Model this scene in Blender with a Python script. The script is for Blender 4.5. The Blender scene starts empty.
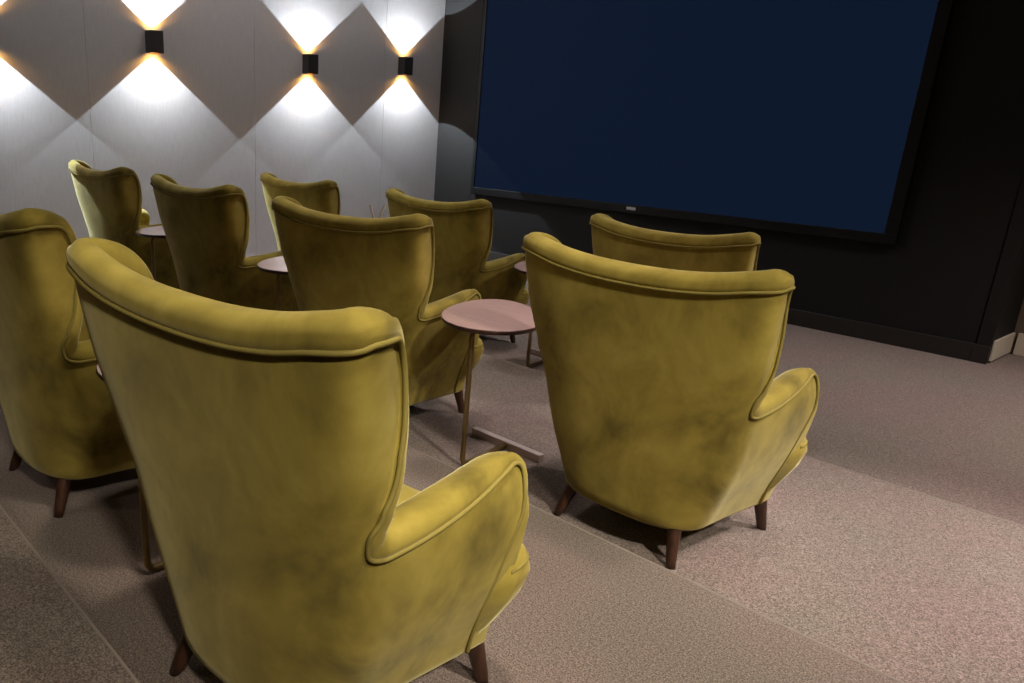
import bpy, bmesh, math, random
from mathutils import Vector, Matrix
random.seed(4)
S = bpy.context.scene
COL = S.collection
PI = math.pi

# ---------------------------------------------------------------- materials
def new_mat(name):
    m = bpy.data.materials.new(name); m.use_nodes = True
    nt = m.node_tree
    b = nt.nodes['Principled BSDF']
    return m, nt, b

def plain(name, col, rough=.5, metal=0.0, spec=.5):
    m, nt, b = new_mat(name)
    b.inputs['Base Color'].default_value = (*col, 1)
    b.inputs['Roughness'].default_value = rough
    b.inputs['Metallic'].default_value = metal
    b.inputs['Specular IOR Level'].default_value = spec
    return m

def tex(nt, scale=(1, 1, 1)):
    tc = nt.nodes.new('ShaderNodeTexCoord'); mp = nt.nodes.new('ShaderNodeMapping')
    mp.inputs['Scale'].default_value = scale
    nt.links.new(tc.outputs['Object'], mp.inputs['Vector'])
    return mp.outputs['Vector']

def noise(nt, vec, scale, detail=3, rough=.5, dist=0):
    n = nt.nodes.new('ShaderNodeTexNoise')
    n.inputs['Scale'].default_value = scale; n.inputs['Detail'].default_value = detail
    n.inputs['Roughness'].default_value = rough; n.inputs['Distortion'].default_value = dist
    nt.links.new(vec, n.inputs['Vector'])
    return n.outputs['Fac']

def ramp(nt, fac, stops):
    r = nt.nodes.new('ShaderNodeValToRGB')
    e = r.color_ramp.elements
    while len(e) < len(stops): e.new(.5)
    for i, (p, c) in enumerate(stops):
        e[i].position = p; e[i].color = (*c, 1)
    nt.links.new(fac, r.inputs['Fac'])
    return r.outputs['Color']

def mixc(nt, fac, a, b, mode='MIX'):
    m = nt.nodes.new('ShaderNodeMix'); m.data_type = 'RGBA'; m.blend_type = mode
    if isinstance(fac, (int, float)): m.inputs[0].default_value = fac
    else: nt.links.new(fac, m.inputs[0])
    for sock, v in ((m.inputs[6], a), (m.inputs[7], b)):
        if isinstance(v, tuple): sock.default_value = (*v, 1)
        else: nt.links.new(v, sock)
    return m.outputs[2]

def bump(nt, b, h, strength, dist):
    n = nt.nodes.new('ShaderNodeBump')
    n.inputs['Strength'].default_value = strength; n.inputs['Distance'].default_value = dist
    nt.links.new(h, n.inputs['Height']); nt.links.new(n.outputs['Normal'], b.inputs['Normal'])

def velvet():
    m, nt, b = new_mat('olive_velvet')
    v = tex(nt)
    big = noise(nt, tex(nt, (1, 1, .75)), 4.6, 4.5, .60, .35)
    small = noise(nt, v, 420, 2, .5)
    c = ramp(nt, big, [(.30, VEL[0]), (.50, VEL[1]), (.70, VEL[2])])
    c = mixc(nt, .12, c, ramp(nt, small, [(.3, (.35, .35, .35)), (.7, (1, 1, 1))]), 'MULTIPLY')
    nt.links.new(c, b.inputs['Base Color'])
    b.inputs['Roughness'].default_value = .85
    b.inputs['Specular IOR Level'].default_value = .15
    b.inputs['Sheen Weight'].default_value = .55
    b.inputs['Sheen Roughness'].default_value = .35
    b.inputs['Sheen Tint'].default_value = (.93, .85, .48, 1)
    bump(nt, b, small, .08, .002)
    return m

def carpet():
    m, nt, b = new_mat('taupe_carpet')
    v = tex(nt)
    f = noise(nt, v, 230, 3, .7)
    f2 = noise(nt, v, 95, 2, .6)
    p = noise(nt, v, 1.6, 3, .55)
    c = ramp(nt, f, [(.36, (.075, .058, .048)), (.5, (.180, .145, .124)), (.66, (.34, .29, .255))])
    c2 = ramp(nt, f2, [(.35, (.72, .70, .68)), (.65, (1.12, 1.1, 1.1))])
    c = mixc(nt, .8, c, c2, 'MULTIPLY')
    tint = ramp(nt, p, [(.38, (.96, .98, .92)), (.62, (1.05, .93, .93))])
    c = mixc(nt, .8, c, tint, 'MULTIPLY')
    nt.links.new(c, b.inputs['Base Color'])
    b.inputs['Roughness'].default_value = .95
    b.inputs['Specular IOR Level'].default_value = .1
    b.inputs['Sheen Weight'].default_value = .15
    bump(nt, b, f, .4, .004)
    return m

def wallpaper(name, lo, hi):
    m, nt, b = new_mat(name)
    f = noise(nt, tex(nt, (60, 60, 2.2)), 4, 4, .7)
    g = noise(nt, tex(nt, (3, 3, 70)), 4, 2, .6)
    c = ramp(nt, f, [(.3, lo), (.7, hi)])
    c = mixc(nt, .25, c, ramp(nt, g, [(.3, lo), (.7, hi)]))
    nt.links.new(c, b.inputs['Base Color'])
    b.inputs['Roughness'].default_value = .7
    b.inputs['Specular IOR Level'].default_value = .25
    bump(nt, b, f, .15, .002)
    return m

def wood(name, a, c2, rough, scale=(1, 1, 1)):
    m, nt, b = new_mat(name)
    f = noise(nt, tex(nt, scale), 9, 5, .65, .8)
    nt.links.new(ramp(nt, f, [(.3, a), (.7, c2)]), b.inputs['Base Color'])
    b.inputs['Roughness'].default_value = rough
    return m

VEL = [(.145, .109, .020), (.322, .246, .045), (.470, .370, .080)]
M_VEL = velvet()
M_PIPE = plain('olive_piping', (.25, .20, .052), .9, 0, .1)
M_CARPET = carpet()
M_NOSE = plain('taupe_nosing', (.24, .20, .17), .8, 0, .1)
M_WALL = wallpaper('grey_fabric_wallcovering', (.335, .312, .308), (.435, .408, .405))
M_DARK = wallpaper('black_wall_panelling', (.0055, .0049, .0044), (.0095, .0086, .0078))
M_BASE = plain('black_plinth', (.012, .0095, .008), .5)
M_REAR = wallpaper('brown_rear_wall', (.12, .085, .06), (.16, .115, .085))
M_CREAM = plain('cream_skirting', (.55, .49, .38), .45)
M_CEIL = plain('bounce_ceiling', (.42, .39, .37), .9)  # unseen ceiling, colour lightened to bounce more light into the room
M_WALNUT = wood('dark_walnut', (.022, .009, .005), (.062, .024, .011), .35, (4, 4, 1))
M_TOP = wood('copper_brown_veneer', (.62, .40, .345), (.72, .48, .42), .25, (1.5, 6, 6))
M_RIM = plain('dark_table_edge', (.05, .018, .012), .4)
M_BRONZE = plain('aged_brass', (.30, .21, .09), .34, .9)
M_BAR = plain('bronze_bar', (.58, .48, .42), .42, .8)
M_LAMP = plain('black_lamp_metal', (.018, .015, .015), .45)
M_GOLD = plain('gold_reflector', (.9, .62, .18), .35, 1.0)
M_FRAME = plain('black_screen_bezel', (.0022, .0022, .0022), .5, 0, .25)
M_BADGE = plain('silver_badge', (.55, .55, .55), .3, .2)
M_GLASS = plain('amber_bottle_glass', (.10, .05, .02), .12)
M_REED = plain('pale_rattan', (.62, .52, .34), .7)

def emit(name, col, strength, base=(0, 0, 0), rough=.4):
    m, nt, b = new_mat(name)
    b.inputs['Base Color'].default_value = (*base, 1)
    b.inputs['Roughness'].default_value = rough
    b.inputs['Emission Color'].default_value = (*col, 1)
    b.inputs['Emission Strength'].default_value = strength
    return m
M_SCREEN = emit('navy_screen', (.0044, .0102, .0262), .235, (.0, .0, .0), .6)
M_SCREEN.node_tree.nodes['Principled BSDF'].inputs['Specular IOR Level'].default_value = .02
M_LENS = emit('lit_lamp_lens', (1.0, .70, .30), 6.0)
M_DOWN = emit('lit_downlight_lens', (1.0, .86, .70), 8.0)

# ---------------------------------------------------------------- mesh helpers
def obj(name, bm, mat, parent=None, smooth=False, mats=None, normals=True):
    if normals: bmesh.ops.recalc_face_normals(bm, faces=bm.faces)
    me = bpy.data.meshes.new(name); bm.to_mesh(me); bm.free()
    for m in (mats or [mat]): me.materials.append(m)
    if smooth:
        for p in me.polygons: p.use_smooth = True
    o = bpy.data.objects.new(name, me); COL.objects.link(o)
    if parent: o.parent = parent
    return o

def add_box(bm, lo, hi, bevel=0.0, seg=2):
    r = bmesh.ops.create_cube(bm, size=1.0)
    vs = r['verts']
    for v in vs:
        v.co = Vector([lo[i] + (v.co[i] + .5) * (hi[i] - lo[i]) for i in range(3)])
    if bevel:
        es = list({e for v in vs for e in v.link_edges})
        bmesh.ops.bevel(bm, geom=es, offset=bevel, segments=seg, affect='EDGES', profile=.5)

def box(name, lo, hi, mat, parent=None, bevel=0.0, smooth=False):
    bm = bmesh.new(); add_box(bm, lo, hi, bevel)
    return obj(name, bm, mat, parent, smooth)

def add_tube(bm, pts, rad, n=10, cap=True):
    pts = [Vector(p) for p in pts]
    rads = rad if isinstance(rad, (list, tuple)) else [rad] * len(pts)
    rings = []
    prev = None
    for i, p in enumerate(pts):
        t = (pts[min(i + 1, len(pts) - 1)] - pts[max(i - 1, 0)]).normalized()
        if prev is None:
            a = Vector((0, 0, 1)) if abs(t.z) < .9 else Vector((1, 0, 0))
            u = t.cross(a).normalized()
        else:
            u = (prev - t * prev.dot(t)).normalized()
        prev = u
        w = t.cross(u)
        rings.append([bm.verts.new(p + (u * math.cos(2 * PI * k / n) + w * math.sin(2 * PI * k / n)) * rads[i]) for k in range(n)])
    for a, b in zip(rings, rings[1:]):
        for k in range(n):
            bm.faces.new((a[k], a[(k + 1) % n], b[(k + 1) % n], b[k]))
    if cap:
        bm.faces.new(rings[0][::-1]); bm.faces.new(rings[-1])

def empty(name, loc, rz, label, cat, group=None):
    o = bpy.data.objects.new(name, None); COL.objects.link(o)
    o.empty_display_size = .1
    o.location = loc; o.rotation_euler = (0, 0, rz)
    tag(o, label, cat, group)
    return o

def tag(o, label, cat, group=None):
    o['label'] = label; o['category'] = cat
    if group: o['group'] = group

def struct(o, label, cat):
    o['kind'] = 'structure'; o['label'] = label; o['category'] = cat
    return o

def copy_tree(src, parent=None):
    c = src.copy(); COL.objects.link(c)
    if parent: c.parent = parent
    for ch in list(src.children): copy_tree(ch, c)
    return c

def interp(tab, z):
    if z <= tab[0][0]: return tab[0][1]
    for (a, va), (b, vb) in zip(tab, tab[1:]):
        if z <= b:
            t = (z - a) / (b - a)
            return va + (vb - va) * t
    return tab[-1][1]

def smooth_tab(tab, lo, hi, n=60, it=14):
    xs = [lo + (hi - lo) * i / n for i in range(n + 1)]
    ys = [interp(tab, x) for x in xs]
    for _ in range(it):
        ys = [ys[0]] + [(ys[i - 1] + 2 * ys[i] + ys[i + 1]) / 4 for i in range(1, n)] + [ys[n]]
    return list(zip(xs, ys))

def catmull(pts, per=12):
    out = []
    P = [Vector(p) for p in pts]
    P = [P[0] * 2 - P[1]] + P + [P[-1] * 2 - P[-2]]
    for i in range(1, len(P) - 2):
        p0, p1, p2, p3 = P[i - 1], P[i], P[i + 1], P[i + 2]
        # centripetal
        t0 = 0; t1 = t0 + max((p1 - p0).length, 1e-5) ** .5
        t2 = t1 + max((p2 - p1).length, 1e-5) ** .5; t3 = t2 + max((p3 - p2).length, 1e-5) ** .5
        for k in range(per):
            t = t1 + (t2 - t1) * k / per
            a1 = p0 * ((t1 - t) / (t1 - t0)) + p1 * ((t - t0) / (t1 - t0))
            a2 = p1 * ((t2 - t) / (t2 - t1)) + p2 * ((t - t1) / (t2 - t1))
            a3 = p2 * ((t3 - t) / (t3 - t2)) + p3 * ((t - t2) / (t3 - t2))
            b1 = a1 * ((t2 - t) / (t2 - t0)) + a2 * ((t - t0) / (t2 - t0))
            b2 = a2 * ((t3 - t) / (t3 - t1)) + a3 * ((t - t1) / (t3 - t1))
            out.append(b1 * ((t2 - t) / (t2 - t1)) + b2 * ((t - t1) / (t2 - t1)))
    out.append(P[-2])
    return out

# ---------------------------------------------------------------- wing chair
W_T = smooth_tab([(.10, .256), (.22, .290), (.33, .330), (.45, .360), (.55, .380), (.65, .396), (.75, .411), (.88, .430), (1.0, .443)], .08, 1.05)
YB_T = smooth_tab([(.10, .012), (.30, -.006), (.50, -.026), (.70, -.052), (.90, -.080), (1.0, -.094)], .08, 1.05)
D_T = [(.10, .17), (.50, .15), (.75, .085), (.90, .075), (1.0, .07)]
N_T = smooth_tab([(.1, 2.6), (.55, 2.6), (.8, 3.0), (1.0, 3.0)], .08, 1.05)
K_T = smooth_tab([(.10, .08), (.55, .05), (.64, -.10), (.72, -.30), (.82, -.56), (.92, -.74), (1.05, -.80)], .08, 1.05)
Z0 = .128                                  # underside of the upholstery

def Ssurf(th, z):
    """outer skin of the chair: th 0 = middle of the back, 1 = side, >1 forward along the side (metres)"""
    sg = -1 if th < 0 else 1
    t = abs(th)
    w = interp(W_T, z); yb = interp(YB_T, z); d = interp(D_T, z); NE = interp(N_T, z)
    if t <= 1:
        a = t * PI / 2
        x = w * max(math.sin(a), 0) ** (2 / NE) if t > 1e-6 else 0.0
        # blend to a straight middle so the back stays nearly flat there
        y = yb + d * (1 - max(math.cos(a), 0) ** (2 / NE))
        # gentle overall hollow of the back
    else:
        x = w + interp(K_T, z) * ((t - 1) - .04 * (1 - math.exp(-(t - 1) / .04)))
        y = yb + d + (t - 1)
    return Vector((sg * x, y, z))

def th_from_y(y, z):
    yb = interp(YB_T, z); d = interp(D_T, z)
    if y >= yb + d: return 1 + (y - yb - d)
    c = 1 - (y - yb) / d
    return math.acos(max(min(c ** (interp(N_T, z) / 2), 1), 0)) * 2 / PI

def th_from_x(x, z):
    w = interp(W_T, z)
    return math.asin(min((x / w) ** (interp(N_T, z) / 2), 1)) * 2 / PI

# half of the piping line: (x or y, z, bottom anchor theta)
half = []
for x, z in ((0, .900), (.10, .902), (.20, .909), (.29, .921), (.36, .936)):
    half.append((th_from_x(x, z), z))
half.append((th_from_y(-.036, .950), .950))
for y, z in ((.010, .955), (.056, .943), (.084, .895), (.090, .81), (.078, .72), (.058, .65), (.046, .606), (.054, .572), (.083, .556),
             (.15, .556), (.25, .570), (.34, .590), (.425, .611), (.464, .617), (.481, .606), (.479, .56), (.462, .45), (.453, .35), (.455, .25), (.464, .17), (.470, Z0 + .004)):
    half.append((th_from_y(y, z), z))
NOTCH = 14
hv = [Vector((t, z, 0)) for t, z in half]
# mirror through the middle so that the tangent there is right
full = [Vector((-v.x, v.y, 0)) for v in reversed(hv[1:])] + hv
PER = 6
rim = catmull(full, PER)
NR = len(rim)
mid = (NR - 1) // 2
# cumulative metric length for bottom correspondence
anch = [(0, 0.0), (5, .36), (9, .44), (12, .50), (13, .58), (14, .76), (15, .98), (20, 1.36), (len(half) - 1, None)]
thb_end = th_from_y(.470, Z0)
anch[-1] = (len(half) - 1, thb_end)
def bottom_th(i):
    k = abs(i - mid) / PER
    v = interp(anch, k)
    return v if i >= mid else -v

def normal(th, z):
    e = 1e-3
    # keep derivative well defined around the middle and the joints
    du = Ssurf(th + e, z) - Ssurf(th - e, z)
    dv = Ssurf(th, z + e) - Ssurf(th, z - e)
    n = du.cross(dv)
    return n.normalized()

def dom(i, v):
    r = rim[i]
    k = abs(i - mid) / PER
    q = v ** interp([(3, 1), (6, 1.8), (8, 2.2), (11, 2.2), (13, 1.6), (15, 1)], k)
    th = bottom_th(i) * (1 - q) + r.x * q
    z = Z0 * (1 - v) + r.y * v
    return th, z

NV = 26
GRID = [[Vector(dom(i, k / NV)) for k in range(NV + 1)] for i in range(NR)]
for _ in range(70):                       # relax the inside so that no column folds over its neighbour
    new = [row[:] for row in GRID]
    for i in range(1, NR - 1):
        for k in range(1, NV):
            new[i][k] = GRID[i][k] * .2 + (GRID[i - 1][k] + GRID[i + 1][k]) * .2 + (GRID[i][k - 1] + GRID[i][k + 1]) * .2
    GRID = new
def dom(i, v):
    k = min(int(v * NV + 1e-9), NV - 1); f = v * NV - k
    p = GRID[i][k].lerp(GRID[i][k + 1], f)
    return p.x, p.y

# frames along the rim
rimP, rimN, rimM = [], [], []
for i, r in enumerate(rim):
    p = Ssurf(r.x, r.y); n = normal(r.x, r.y)
    rimP.append(p); rimN.append(n)
for _ in range(8):
    rimN = [rimN[0]] + [(rimN[i - 1] + rimN[i] * 2 + rimN[i + 1]).normalized() for i in range(1, NR - 1)] + [rimN[-1]]
for i in range(NR):
    t = (rimP[min(i + 1, NR - 1)] - rimP[max(i - 1, 0)]).normalized()
    rimM.append(rimN[i].cross(t).normalized() * -1)
if rimM[mid].z < 0: rimM = [m * -1 for m in rimM]
for _ in range(12):
    rimM = [rimM[0]] + [(rimM[i - 1] + rimM[i] * 2 + rimM[i + 1]).normalized() for i in range(1, NR - 1)] + [rimM[-1]]

def make_shell(parent):
    bm = bmesh.new()
    grid = []
    for i in range(NR):
        col = []
        for k in range(NV + 1):
            v = k / NV
            th, z = dom(i, v)
            p = Ssurf(th, z)
            n = normal(th, z)
            col.append(p + n * (.008 * math.sin(PI * v) ** .8 * min(1, (rim[i].y - Z0) / .3)))
        # tuck the hem under
        c = Vector((0, .25, 0))
        b0 = col[0]
        inw = Vector((-b0.x, .24 - b0.y, 0)).normalized()
        b1 = b0 + inw * .012 + Vector((0, 0, -.012)); b2 = b0 + inw * .035 + Vector((0, 0, -.016))
        grid.append([bm.verts.new(q) for q in [b2, b1] + col])
    for a, b in zip(grid, grid[1:]):
        for k in range(NV + 2):
            bm.faces.new((a[k], a[k + 1], b[k + 1], b[k]))
    # underside
    cap = [g[0] for g in grid]
    bm.faces.new(cap)
    bmesh.ops.remove_doubles(bm, verts=bm.verts, dist=1e-5)
    return obj('outer_shell', bm, M_VEL, parent, True)

def roll_dims(i):
    k = abs(i - mid) / PER
    t = interp([(0, .074), (3, .070), (5, .060), (7, .056), (11, .056), (NOTCH, .062), (17, .080), (20, .080), (len(half) - 1, .070)], k)
    h = interp([(0, .048), (4, .046), (6, .042), (9, .046), (NOTCH - 1, .040), (NOTCH + 2, .038), (17, .034), (20, .030), (22, .020), (len(half) - 1, .016)], k)
    return t, h

def make_pad(name, i0, i1, parent, capends=True):
    bm = bmesh.new()
    NA = 14; NI = 14
    strips = []
    for i in range(i0, i1 + 1):
        t, h = roll_dims(i)
        P, n, m = rimP[i], rimN[i], rimM[i]
        ob = interp([(4, .004), (6.5, .011), (11, .011), (13, .006)], abs(i - mid) / PER)
        st = []
        st.append(P - n * .012 - m * .01)
        for k in range(NA + 1):
            a = PI * k / NA
            st.append(P + n * (-t / 2 + (t / 2 + (ob if k < NA / 2 else .007)) * math.copysign(abs(math.cos(a)) ** .85, math.cos(a))) + m * (h * math.sin(a) ** .8 if 0 < a < PI - 1e-9 else 0))
        for k in range(1, NI + 1):
            v = 1 - k / NI * .80
            th, z = dom(i, v)
            q = Ssurf(th, z) - normal(th, z) * (t + .008 + .02 * math.sin(PI * (1 - v)))
            s = min(1, k / 4)
            q0 = P - n * (t + .007) - m * (rimP[i] - Ssurf(th, z)).length
            st.append(q0.lerp(q, s))
        strips.append(st)
    # ease the tight inner bends of the padding
    for _ in range(14):
        new = [r[:] for r in strips]
        for i in range(1, len(strips) - 1):
            for k in range(5, len(strips[i])):
                new[i][k] = (strips[i - 1][k] + strips[i][k] * 2 + strips[i + 1][k]) / 4
        strips = new
    strips = [[bm.verts.new(q) for q in st] for st in strips]
    for a, b in zip(strips, strips[1:]):
        for k in range(len(a) - 1):
            bm.faces.new((a[k], a[k + 1], b[k + 1], b[k]))
    return obj(name, bm, M_VEL, parent, True)

def make_piping(parent):
    bm = bmesh.new()
    pts = [rimP[i] + rimN[i] * interp([(4, .0055), (6.5, .010), (11, .010), (13, .006)], abs(i - mid) / PER) - rimM[i] * .002 for i in range(NR)]
    add_tube(bm, pts, .0048, 8)
    return obj('piping', bm, M_PIPE, parent, True)

def seat_plan(z, inset, n=72):
    """rounded plan of the seat at a height; wide in front of the arms, narrower between them"""
    pts = []
    w = interp(W_T, z)
    yf = interp([(.10, .545), (.2, .582), (.3, .606), (.36, .612), (.42, .612)], z) - inset
    yr = .09 + inset
    wf = w + interp([(.1, .006), (.2, .030), (.3, .045), (.37, .040), (.42, .030)], z) - inset
    wr = w - .060 - inset
    cy = (yf + yr) / 2; hy = (yf - yr) / 2
    for k in range(n):
        a = 2 * PI * k / n
        c, s = math.cos(a), math.sin(a)
        ex = 2 / 8
        x = math.copysign(abs(c) ** ex, c); y = math.copysign(abs(s) ** ex, s)
        yy = cy + hy * y
        t = max(0, min(1, (yy - .415) / .06)); t = t * t * (3 - 2 * t)
        pts.append(Vector((x * (wr + (wf - wr) * t), yy, z)))
    return pts

def make_seat(parent):
    bm = bmesh.new()
    levels = [(.112, .035), (.118, .012), (.135, .0), (.20, -.004), (.28, -.008), (.33, -.006), (.352, .002), (.362, .008), (.378, .012), (.392, .028), (.402, .06), (.408, .12), (.410, .17)]
    rings = []
    for z, ins in levels:
        rings.append([bm.verts.new(p) for p in seat_plan(z, ins)])
    n = len(rings[0])
    for a, b in zip(rings, rings[1:]):
        for k in range(n):
            bm.faces.new((a[k], a[(k + 1) % n], b[(k + 1) % n], b[k]))
    bm.faces.new(rings[0][::-1]); bm.faces.new(rings[-1])
    seat = obj('seat_cushion', bm, M_VEL, parent, True)
    pl = [p for p in seat_plan(.360, .0065) if p.y > .475]
    pl.sort(key=lambda p: math.atan2(p.x, p.y - .35))
    bm = bmesh.new(); add_tube(bm, pl, .0042, 8)
    obj('piping', bm, M_PIPE, seat, True)
    return seat

def make_leg(parent, top, foot):
    bm = bmesh.new()
    a, b = Vector(top), Vector(foot)
    pts = [a.lerp(b, k / 6) for k in range(7)]
    add_tube(bm, pts, [.024 - .0085 * k / 6 for k in range(7)], 16)
    for v in bm.verts:
        if v.co.z < .02: v.co.z = max(v.co.z - .004, 0.0)
    return obj('leg', bm, M_WALNUT, parent, True)

def make_chair(label):
    c = empty('wing_chair', (0, 0, 0), 0, label, 'armchair', 'olive velvet wing chairs')
    make_shell(c)
    i_n = NOTCH * PER - 2
    make_pad('backrest', mid - i_n, mid + i_n, c)
    make_pad('armrest', mid + i_n, NR - 1, c)
    make_pad('armrest', 0, mid - i_n, c)
    make_piping(c)
    make_seat(c)
    for s in (-1, 1):
        make_leg(c, (s * .194, .084, .137), (s * .228, .036, .0))
        make_leg(c, (s * .262, .524, .135), (s * .278, .556, .0))
    return c

CHAIRS = [  # x, y, tier z, degrees, label
    (.010, -.012, 0.0, 5.5, 'large nearest olive velvet wing chair in the foreground, its whole back toward us'),
    (-1.380, .007, 0.0, 1.1, 'dim olive wing chair cut off by the left edge of the photo'),
    (-.084, 1.509, -.081, .5, 'bright olive wing chair at the right end of the middle row, beside the open carpet'),
    (-1.478, 1.442, -.081, 8.2, 'olive wing chair in the middle row, just left of the clearly visible table'),
    (-2.925, 1.470, -.081, 1.0, 'olive wing chair in the middle row, second from the grey wall'),
    (-4.375, 1.500, -.081, 1.4, 'olive wing chair nearest the grey wall, its left side lit pale'),
    (-.89, 2.995, -.159, 1.1, 'olive wing chair in the front row under the screen, mostly hidden behind a brighter chair'),
    (-2.519, 2.954, -.159, .9, 'olive wing chair in the front row by the lower left corner of the screen'),
    (-4.059, 2.93, -.159, 2.6, 'small far olive wing chair in the front row below the middle sconce'),
]
proto = make_chair(CHAIRS[0][4])
for i, (x, y, z, a, lab) in enumerate(CHAIRS):
    c = proto if i == 0 else copy_tree(proto)
    c.location = (x, y, z); c.rotation_euler = (0, 0, math.radians(a))
    c['label'] = lab

# ---------------------------------------------------------------- side tables
ZT = .613
def pebble(k, n, grow=0.0):
    a = 2 * PI * k / n
    r1, r2 = .300 + grow, .200 + grow
    x = r1 * math.cos(a); y = r2 * math.sin(a) * (1 - .16 * math.cos(a))
    d = math.atan2(.80, -.60)
    return Vector((-.060 + x * math.cos(d) - y * math.sin(d), .180 + x * math.sin(d) + y * math.cos(d), 0))

def make_table(label):
    t = empty('side_table', (0, 0, 0), 0, label, 'side table', 'cantilever side tables between the chairs')
    n = 64
    bm = bmesh.new()
    prof = [(ZT - .020, -.016), (ZT - .017, -.006), (ZT - .008, .0), (ZT - .002, -.0005), (ZT, -.003)]
    rings = [[bm.verts.new(pebble(k, n, g) + Vector((0, 0, z))) for k in range(n)] for z, g in prof]
    for a, b in zip(rings, rings[1:]):
        for k in range(n):
            f = bm.faces.new((a[k], a[(k + 1) % n], b[(k + 1) % n], b[k])); f.material_index = 1
    f = bm.faces.new(rings[-1]); f.material_index = 0
    f = bm.faces.new(rings[0][::-1]); f.material_index = 1
    obj('table_top', bm, None, t, mats=[M_TOP, M_RIM])
    # bent tube: under the top, down, and forward along the floor
    r = .011
    R = .03
    pts = []
    pts += [(-.02, .17, ZT - .032), (-.012, .10, ZT - .032), (-.004, R, ZT - .032)]
    for k in range(1, 7):
        a = PI / 2 * k / 6
        pts.append((0, R - R * math.sin(a), ZT - .032 - R + R * math.cos(a)))
    zb = .015
    for k in range(0, 7):
        a = PI / 2 * k / 6
        pts.append((0 - .004 * k / 6, R - R * math.cos(a), zb + R - R * math.sin(a)))
    pts += [(-.022, .17, zb), (-.044, .315, zb)]
    bm = bmesh.new(); add_tube(bm, pts, r, 12)
    obj('stem', bm, M_BRONZE, t, True)
    bm = bmesh.new(); add_box(bm, (-.24, .302, .0), (.15, .336, .034), .002)
    obj('base_bar', bm, M_BAR, t)
    bm = bmesh.new(); add_box(bm, (-.075, .06, ZT - .026), (.035, .22, ZT - .0195), .002)
    obj('mounting_plate', bm, M_RIM, t)
    return t
TABLES = [
    (-.806, 1.552, -.081, 0, 'copper brown oval side table in plain view, left of the bright right hand chair'),
    (-.655, .130, 0.0, 0, 'side table almost hidden by the nearest chair, brass foot showing at its left'),
    (-2.19, 1.555, -.081, 0, 'side table in the middle row, pale tip showing left of the central chair'),
    (-3.64, 1.53, -.081, 0, 'side table between the two middle row chairs nearest the grey wall'),
    (-1.765, 3.09, -.159, 0, 'front row side table, only its tip and leg peeking out behind the plainly visible table'),
    (-3.33, 3.06, -.159, 0, 'front row side table out of sight behind the central chairs, carrying a reed diffuser'),
]
tproto = make_table(TABLES[0][4])
for i, (x, y, z, a, lab) in enumerate(TABLES):
    t = tproto if i == 0 else copy_tree(tproto)
    t.location = (x, y, z); t.rotation_euler = (0, 0, math.radians(a)); t['label'] = lab

# reed diffuser on the hidden front-row table
rd = empty('reed_diffuser', (-3.40, 3.19, -.159 + ZT), 0, 'reed diffuser with two pale reed tips poking up above the central chair back', 'reed diffuser')
bm = bmesh.new()
prof = [(.028, 0), (.032, .004), (.032, .060), (.026, .072), (.012, .080), (.011, .098), (.013, .100)]
rings = [[bm.verts.new((r * math.cos(2 * PI * k / 20), r * math.sin(2 * PI * k / 20), z)) for k in range(20)] for r, z in prof]
for a, b in zip(rings, rings[1:]):
    for k in range(20): bm.faces.new((a[k], a[(k + 1) % 20], b[(k + 1) % 20], b[k]))
bm.faces.new(rings[0][::-1]); bm.faces.new(rings[-1])
obj('bottle', bm, M_GLASS, rd, True)
for dx, dy in ((-.040, -.025), (.050, .040)):
    bm = bmesh.new(); add_tube(bm, [(0, 0, .02), (dx * .4, dy * .4, .13), (dx, dy, .218)], .0085, 8)
    obj('reed', bm, M_REED, rd, True)

# ---------------------------------------------------------------- room
XW = -5.666       # face of the grey wall
YW = 5.926        # face of the screen wall
YR = YW + .50     # rear wall beyond the right end of the screen wall
XR = 3.0
YB = -3.6
ZC = 3.05
# stepped carpet floor: one continuous solid
bm = bmesh.new()
prof = [(YB, -.40), (YB, .081), (-.115, .081), (-.115, 0), (1.3954, 0), (1.3954, -.081), (2.9149, -.081), (2.9149, -.159), (YR + .1, -.159), (YR + .1, -.40)]
va = [bm.verts.new((XW - .1, y, z)) for y, z in prof]
vb = [bm.verts.new((XR + .1, y, z)) for y, z in prof]
n = len(prof)
for k in range(n):
    bm.faces.new((va[k], va[(k + 1) % n], vb[(k + 1) % n], vb[k]))
bm.faces.new(va); bm.faces.new(vb[::-1])
es = [e for e in bm.edges if all(abs(v.co.y - y) < 1e-4 and abs(v.co.z - z) < 1e-4 for v in e.verts for y, z in [(e.verts[0].co.y, e.verts[0].co.z)])
      and any(abs(e.verts[0].co.y - y) < 1e-4 and abs(e.verts[0].co.z - z) < 1e-4 for y, z in (prof[2], prof[4], prof[6]))]
bmesh.ops.bevel(bm, geom=es, offset=.010, segments=3, affect='EDGES', profile=.5)
struct(obj('floor', bm, M_CARPET), 'taupe speckled carpet laid over low steps going down toward the screen', 'floor')

for k, (y, z) in enumerate(((-.115, .081), (1.3954, 0), (2.9149, -.081))):
    bm = bmesh.new()
    add_tube(bm, [(XW + .02, y - .006, z - .0015), (XR, y - .006, z - .0012)], .0045, 8)
    struct(obj('trim_%d' % (k + 2), bm, M_NOSE, None, True), 'thin paler nosing along a carpeted step edge', 'trim')

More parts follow.
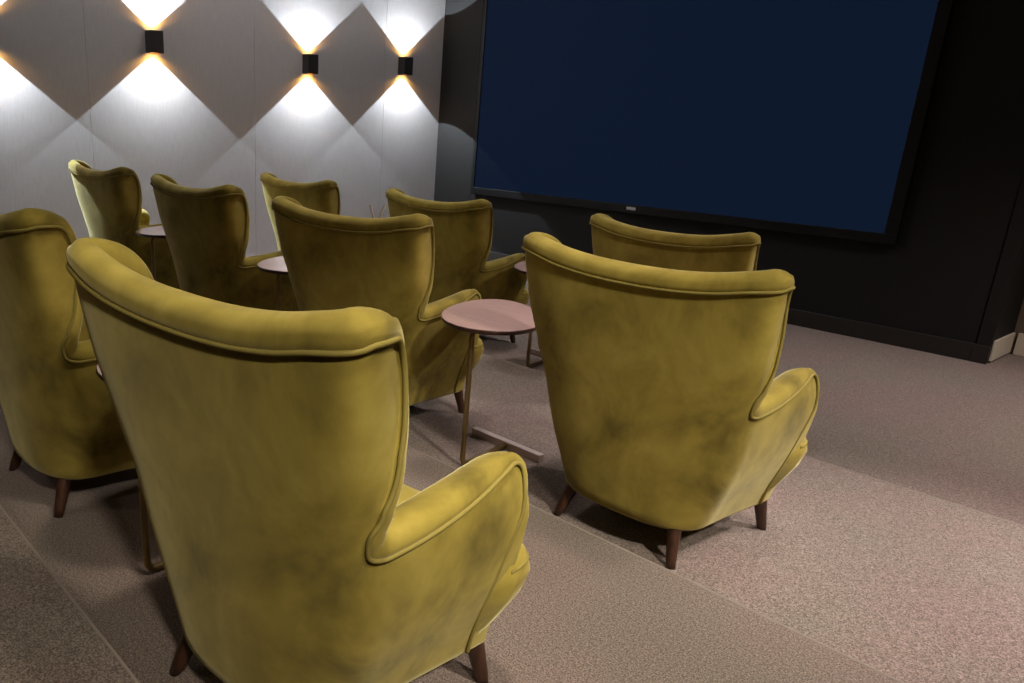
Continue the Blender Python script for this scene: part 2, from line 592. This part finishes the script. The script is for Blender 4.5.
# grey wall in upright panels with hairline joints
bm = bmesh.new()
js = [YB, -2.79, -1.21, .37, 1.95, 3.53, 5.11, YR]
for a, b in zip(js, js[1:]):
    add_box(bm, (XW - .1, a + .0007, -.35), (XW, b - .0007, ZC), .0010, 1)
add_box(bm, (XW - .12, YB, -.35), (XW - .006, YR, ZC))
struct(obj('wall_left', bm, M_WALL), 'grey fabric covered wall with sconces at the left', 'wall')
bm = bmesh.new()
for a, b, zf in ((YB, -.12, .081), (-.11, 1.39, 0), (1.40, 2.91, -.081), (2.92, YW - .02, -.159)):
    add_box(bm, (XW, a, zf), (XW + .014, b, zf + .10), .003)
struct(obj('baseboard_left', bm, M_CREAM), 'cream skirting at the foot of the grey wall', 'skirting')

# screen wall: black panelled box standing in front of the rear wall
X1 = -.125
bm = bmesh.new()
for a, b in ((XW, -5.10), (-5.098, -2.95), (-2.948, -.215)):
    add_box(bm, (a, YW, -.159), (b, YW + .2, ZC))
add_box(bm, (XW, YW + .012, -.159), (X1 - .004, YR, ZC))
struct(obj('wall_front', bm, M_DARK), 'black panelled wall behind the screen', 'wall')
struct(box('trim_1', (-.209, YW - .012, -.159), (X1, YR, ZC), M_DARK, None, .004), 'black upright corner casing at the right end of the screen wall', 'trim')
bm = bmesh.new(); add_box(bm, (XW, YW - .022, -.159), (X1 - .09, YW, -.035), .003); add_box(bm, (X1 - .095, YW - .028, -.159), (X1 + .004, YW - .010, -.035), .003)
struct(obj('baseboard_front', bm, M_BASE), 'black plinth along the foot of the screen wall', 'skirting')
bm = bmesh.new(); add_box(bm, (X1, YW + .03, -.145), (X1 + .016, YR - .02, .0), .003)
struct(obj('baseboard_side', bm, M_CREAM), 'short cream skirting on the return of the black corner casing', 'skirting')
struct(box('wall_back', (X1, YR, -.35), (XR + .1, YR + .1, ZC), M_REAR), 'brown wall set back beyond the right end of the screen wall', 'wall')
bm = bmesh.new(); add_box(bm, (X1 + .03, YR - .018, -.159), (XR, YR, .0), .004)
struct(obj('baseboard_back', bm, M_CREAM), 'cream skirting along the brown set-back wall', 'skirting')
struct(box('wall_right', (XR, YB, -.35), (XR + .1, YR, ZC), M_REAR), 'brown side wall at the right, out of view', 'wall')
struct(box('wall_rear', (XW, YB - .1, -.35), (XR, YB, ZC), M_REAR), 'brown wall behind the camera, out of view', 'wall')
struct(box('ceiling', (XW - .1, YB - .1, ZC), (XR + .1, YR + .1, ZC + .1), M_CEIL), 'plain unseen ceiling, toned lighter to bounce fill light', 'ceiling')

# ---------------------------------------------------------------- screen
SX0, SX1, SZ0 = -4.990, -.909, .628
SZ1 = SZ0 + (SX1 - SX0) * 9 / 16
scr = empty('cinema_screen', ((SX0 + SX1) / 2, YW, SZ0), 0, 'large dark navy screen with black frame filling the black wall', 'screen')
def loc(o):
    o.matrix_parent_inverse = Matrix.Translation(-scr.location); return o
bm = bmesh.new()
bl, br_, bb, bt = .040, .085, .072, .06
d0, d1 = YW - .06, YW - .0015
add_box(bm, (SX0 - bl, d0, SZ0 - bb), (SX1 + br_, d1, SZ0), .003)
add_box(bm, (SX0 - bl, d0, SZ1), (SX1 + br_, d1, SZ1 + bt), .003)
add_box(bm, (SX0 - bl, d0, SZ0 - .001), (SX0, d1, SZ1 + .001), .003)
add_box(bm, (SX1, d0, SZ0 - .001), (SX1 + br_, d1, SZ1 + .001), .003)
loc(obj('frame', bm, M_FRAME, scr))
loc(box('display_panel', (SX0 - .004, YW - .048, SZ0 - .004), (SX1 + .004, YW - .004, SZ1 + .004), M_SCREEN, scr))
b = loc(box('badge', (-3.050, YW - .064, SZ0 - .044), (-2.955, YW - .0595, SZ0 - .020), M_BADGE, scr, .0015))
b['label'] = 'small silver badge on the lower frame'

# ---------------------------------------------------------------- wall sconces
def spot(name, loc_, direction, energy, col, angle, blend, radius, parent=None):
    L = bpy.data.lights.new(name, 'SPOT')
    L.energy = energy; L.color = col; L.spot_size = math.radians(angle); L.spot_blend = blend; L.shadow_soft_size = radius
    o = bpy.data.objects.new(name, L); COL.objects.link(o)
    o.location = loc_
    o.rotation_euler = Vector(direction).to_track_quat('-Z', 'Y').to_euler()
    if parent: o.parent = parent
    if name == 'beam':
        L.use_nodes = True
        nt = L.node_tree; em = nt.nodes['Emission']
        fo = nt.nodes.new('ShaderNodeLightFalloff'); fo.inputs['Strength'].default_value = 1.0; fo.inputs['Smooth'].default_value = .14
        nt.links.new(fo.outputs['Quadratic'], em.inputs['Strength'])
    return o

SH = .088; SW = .058; SD = .105      # half height, half width, depth of a sconce
def make_sconce(label):
    s = empty('wall_sconce', (0, 0, 0), 0, label, 'wall lamp', 'square up and down sconces on the grey wall')
    bm = bmesh.new()
    th = .004
    add_box(bm, (SD - th, -SW, -SH), (SD, SW, SH), .001, 1)
    add_box(bm, (.0, -SW, -SH), (SD, -SW + th, SH), .001, 1)
    add_box(bm, (.0, SW - th, -SH), (SD, SW, SH), .001, 1)
    add_box(bm, (.0, -SW, -SH), (.004, SW, SH))
    obj('housing', bm, M_LAMP, s)
    for sg in (-1, 1):
        bm = bmesh.new()
        z0, z1 = sorted((sg * (SH - .034), sg * (SH - .004)))
        i = .0045
        add_box(bm, (.0045, -SW + i, z0), (SD - i, -SW + i + .002, z1))
        add_box(bm, (.0045, SW - i - .002, z0), (SD - i, SW - i, z1))
        add_box(bm, (SD - i - .002, -SW + i, z0), (SD - i, SW - i, z1))
        add_box(bm, (.0045, -SW + i, z0), (.0065, SW - i, z1))
        r = obj('reflector', bm, M_GOLD, s); r['label'] = 'gold lined opening'
        bm = bmesh.new()
        zz = sg * (SH - .036)
        bmesh.ops.create_cone(bm, cap_ends=True, segments=24, radius1=.032, radius2=.032, depth=.006, matrix=Matrix.Translation((.052, 0, zz)))
        l = obj('lens', bm, M_LENS, s); l['label'] = 'glowing lens'
        spot('beam', (.055, 0, sg * (SH - .002)), (0, 0, sg), P_WHITE, (.76, .89, 1.0), 102.5, .04, .004, s)
        spot('halo', (.060, 0, sg * (SH + .001)), (0, 0, sg), P_WARM, (1.0, .50, .10), 156, .9, .02, s)
    return s
P_WHITE = 56.0
P_WARM = 3.0
SC = [(2.522, 1.832, 'black square sconce on the grey wall, leftmost of the three in full view'),
      (4.125, 1.768, 'black square sconce on the grey wall, middle of the three in full view'),
      (5.350, 1.834, 'black square sconce on the grey wall nearest the screen'),
      (1.19, 1.79, 'sconce past the left edge of the photo, only its glow on the wall showing')]
sp = make_sconce(SC[0][2])
for i, (y, z, lab) in enumerate(SC):
    s = sp if i == 0 else copy_tree(sp)
    s.location = (XW, y, z); s['label'] = lab

# ---------------------------------------------------------------- ceiling downlights (unseen, above the frame; some added only as fill)
def make_downlight(label):
    d = empty('ceiling_downlight', (0, 0, ZC), 0, label, 'ceiling light', 'recessed ceiling downlights')
    bm = bmesh.new()
    prof = [(.075, 0), (.075, -.006), (.058, -.006), (.055, -.001)]
    rings = [[bm.verts.new((r * math.cos(2 * PI * k / 32), r * math.sin(2 * PI * k / 32), z)) for k in range(32)] for r, z in prof]
    for a, b in zip(rings, rings[1:]):
        for k in range(32): bm.faces.new((a[k], a[(k + 1) % 32], b[(k + 1) % 32], b[k]))
    obj('trim_ring', bm, M_LAMP, d, True)
    bm = bmesh.new()
    bmesh.ops.create_cone(bm, cap_ends=True, segments=32, radius1=.055, radius2=.055, depth=.001, matrix=Matrix.Translation((0, 0, -.0015)))
    obj('lens', bm, M_DOWN, d)
    return d
DOWN = [  # x, y, watts, cone, blend, aim, colour
    (1.90, 2.50, 225, 44, 1.0, (-.36, -.08, -1), (1.0, .90, .87)),
    (2.75, -.95, 135, 34, 1.0, (-2.72, .95, -2.40), (1.0, .90, .75)),
    (.25, 1.95, 50, 60, .8, (-.42, .0, -1), (1.0, .86, .84)),
    (-2.3, 4.3, 30, 120, .8, (0, -.1, -1), (.95, .92, 1.0)),
    (1.6, 4.6, 160, 100, .8, (-.25, -.15, -1), (1.0, .88, .84)),
    (-4.1, 3.3, 7, 140, .8, (-.3, 0, -1), (1.0, .84, .78)),  # added fill, lifts the grey wall between the sconce beams
    (-1.9, 2.0, 22, 90, .9, (-.1, -.12, -1), (1.0, .93, .80)),
    (.55, .42, 46, 70, .9, (-.25, -.05, -1), (1.0, .91, .76)),
    (-1.7, -2.2, 12, 100, .9, (0, .25, -1), (1.0, .90, .72)),  # added fill for the dim carpet at the back left
    (2.80, .45, 225, 40, 1.0, (-2.40, .55, -2.45), (1.0, .91, .78)),
]
LABS = ['ceiling downlight over the open carpet at the right', 'ceiling downlight over the right hand aisle', 'ceiling downlight above the chair at the end of the middle row',
        'ceiling downlight near the screen', 'ceiling downlight over the front right corner', 'added fill downlight near the grey wall', 'ceiling downlight above the left half of the middle row', 'ceiling downlight above the nearest chair', 'added fill downlight behind the back row at the left', 'ceiling downlight close to the right wall']
dp = make_downlight(LABS[0])
for i, (x, y, w, ang, bl_, aim, colr) in enumerate(DOWN):
    d = dp if i == 0 else copy_tree(dp)
    d.location = (x, y, ZC); d['label'] = LABS[i]
for i, (x, y, w, ang, bl_, aim, colr) in enumerate(DOWN):
    d = [o for o in bpy.data.objects if o.get('label') == LABS[i]][0]
    spot('lamp', (0, 0, -.03), aim, w, colr, ang, bl_, .15, d)

# ---------------------------------------------------------------- world
w = bpy.data.worlds.new('World'); S.world = w; w.use_nodes = True
for mm in (M_TOP,):
    bb = mm.node_tree.nodes['Principled BSDF']
    bb.inputs['Coat Weight'].default_value = .9; bb.inputs['Coat Roughness'].default_value = .16
bg = w.node_tree.nodes['Background']
bg.inputs['Color'].default_value = (1.0, .85, .70, 1); bg.inputs['Strength'].default_value = .006

# ---------------------------------------------------------------- camera
F, PIT, ROL, YAW = 802.7054, .3178, .0382, -.8760
CX, CY, CZ = 1.2754, -.6724, 1.2435
PX, PY = -139.06, 46.44
fw = Vector((math.sin(YAW) * math.cos(PIT), math.cos(YAW) * math.cos(PIT), -math.sin(PIT)))
rt = Vector((math.cos(YAW), -math.sin(YAW), 0)); up = rt.cross(fw)
r2 = rt * math.cos(ROL) + up * math.sin(ROL); u2 = up * math.cos(ROL) - rt * math.sin(ROL)
cam = bpy.data.cameras.new('Camera'); co = bpy.data.objects.new('Camera', cam); COL.objects.link(co)
cam.sensor_fit = 'HORIZONTAL'; cam.sensor_width = 36; cam.lens = F / 1024 * 36
cam.shift_x = -PX / 1024; cam.shift_y = PY / 1024
cam.clip_start = .05
m = Matrix((( r2.x, u2.x, -fw.x, CX), (r2.y, u2.y, -fw.y, CY), (r2.z, u2.z, -fw.z, CZ), (0, 0, 0, 1)))
co.matrix_world = m
S.camera = co
vs = S.view_settings
S.display_settings.display_device = 'sRGB'
vs.view_transform = 'Standard'; vs.look = 'None'; vs.gamma = 1; vs.exposure = 1.97
vs.use_curve_mapping = False
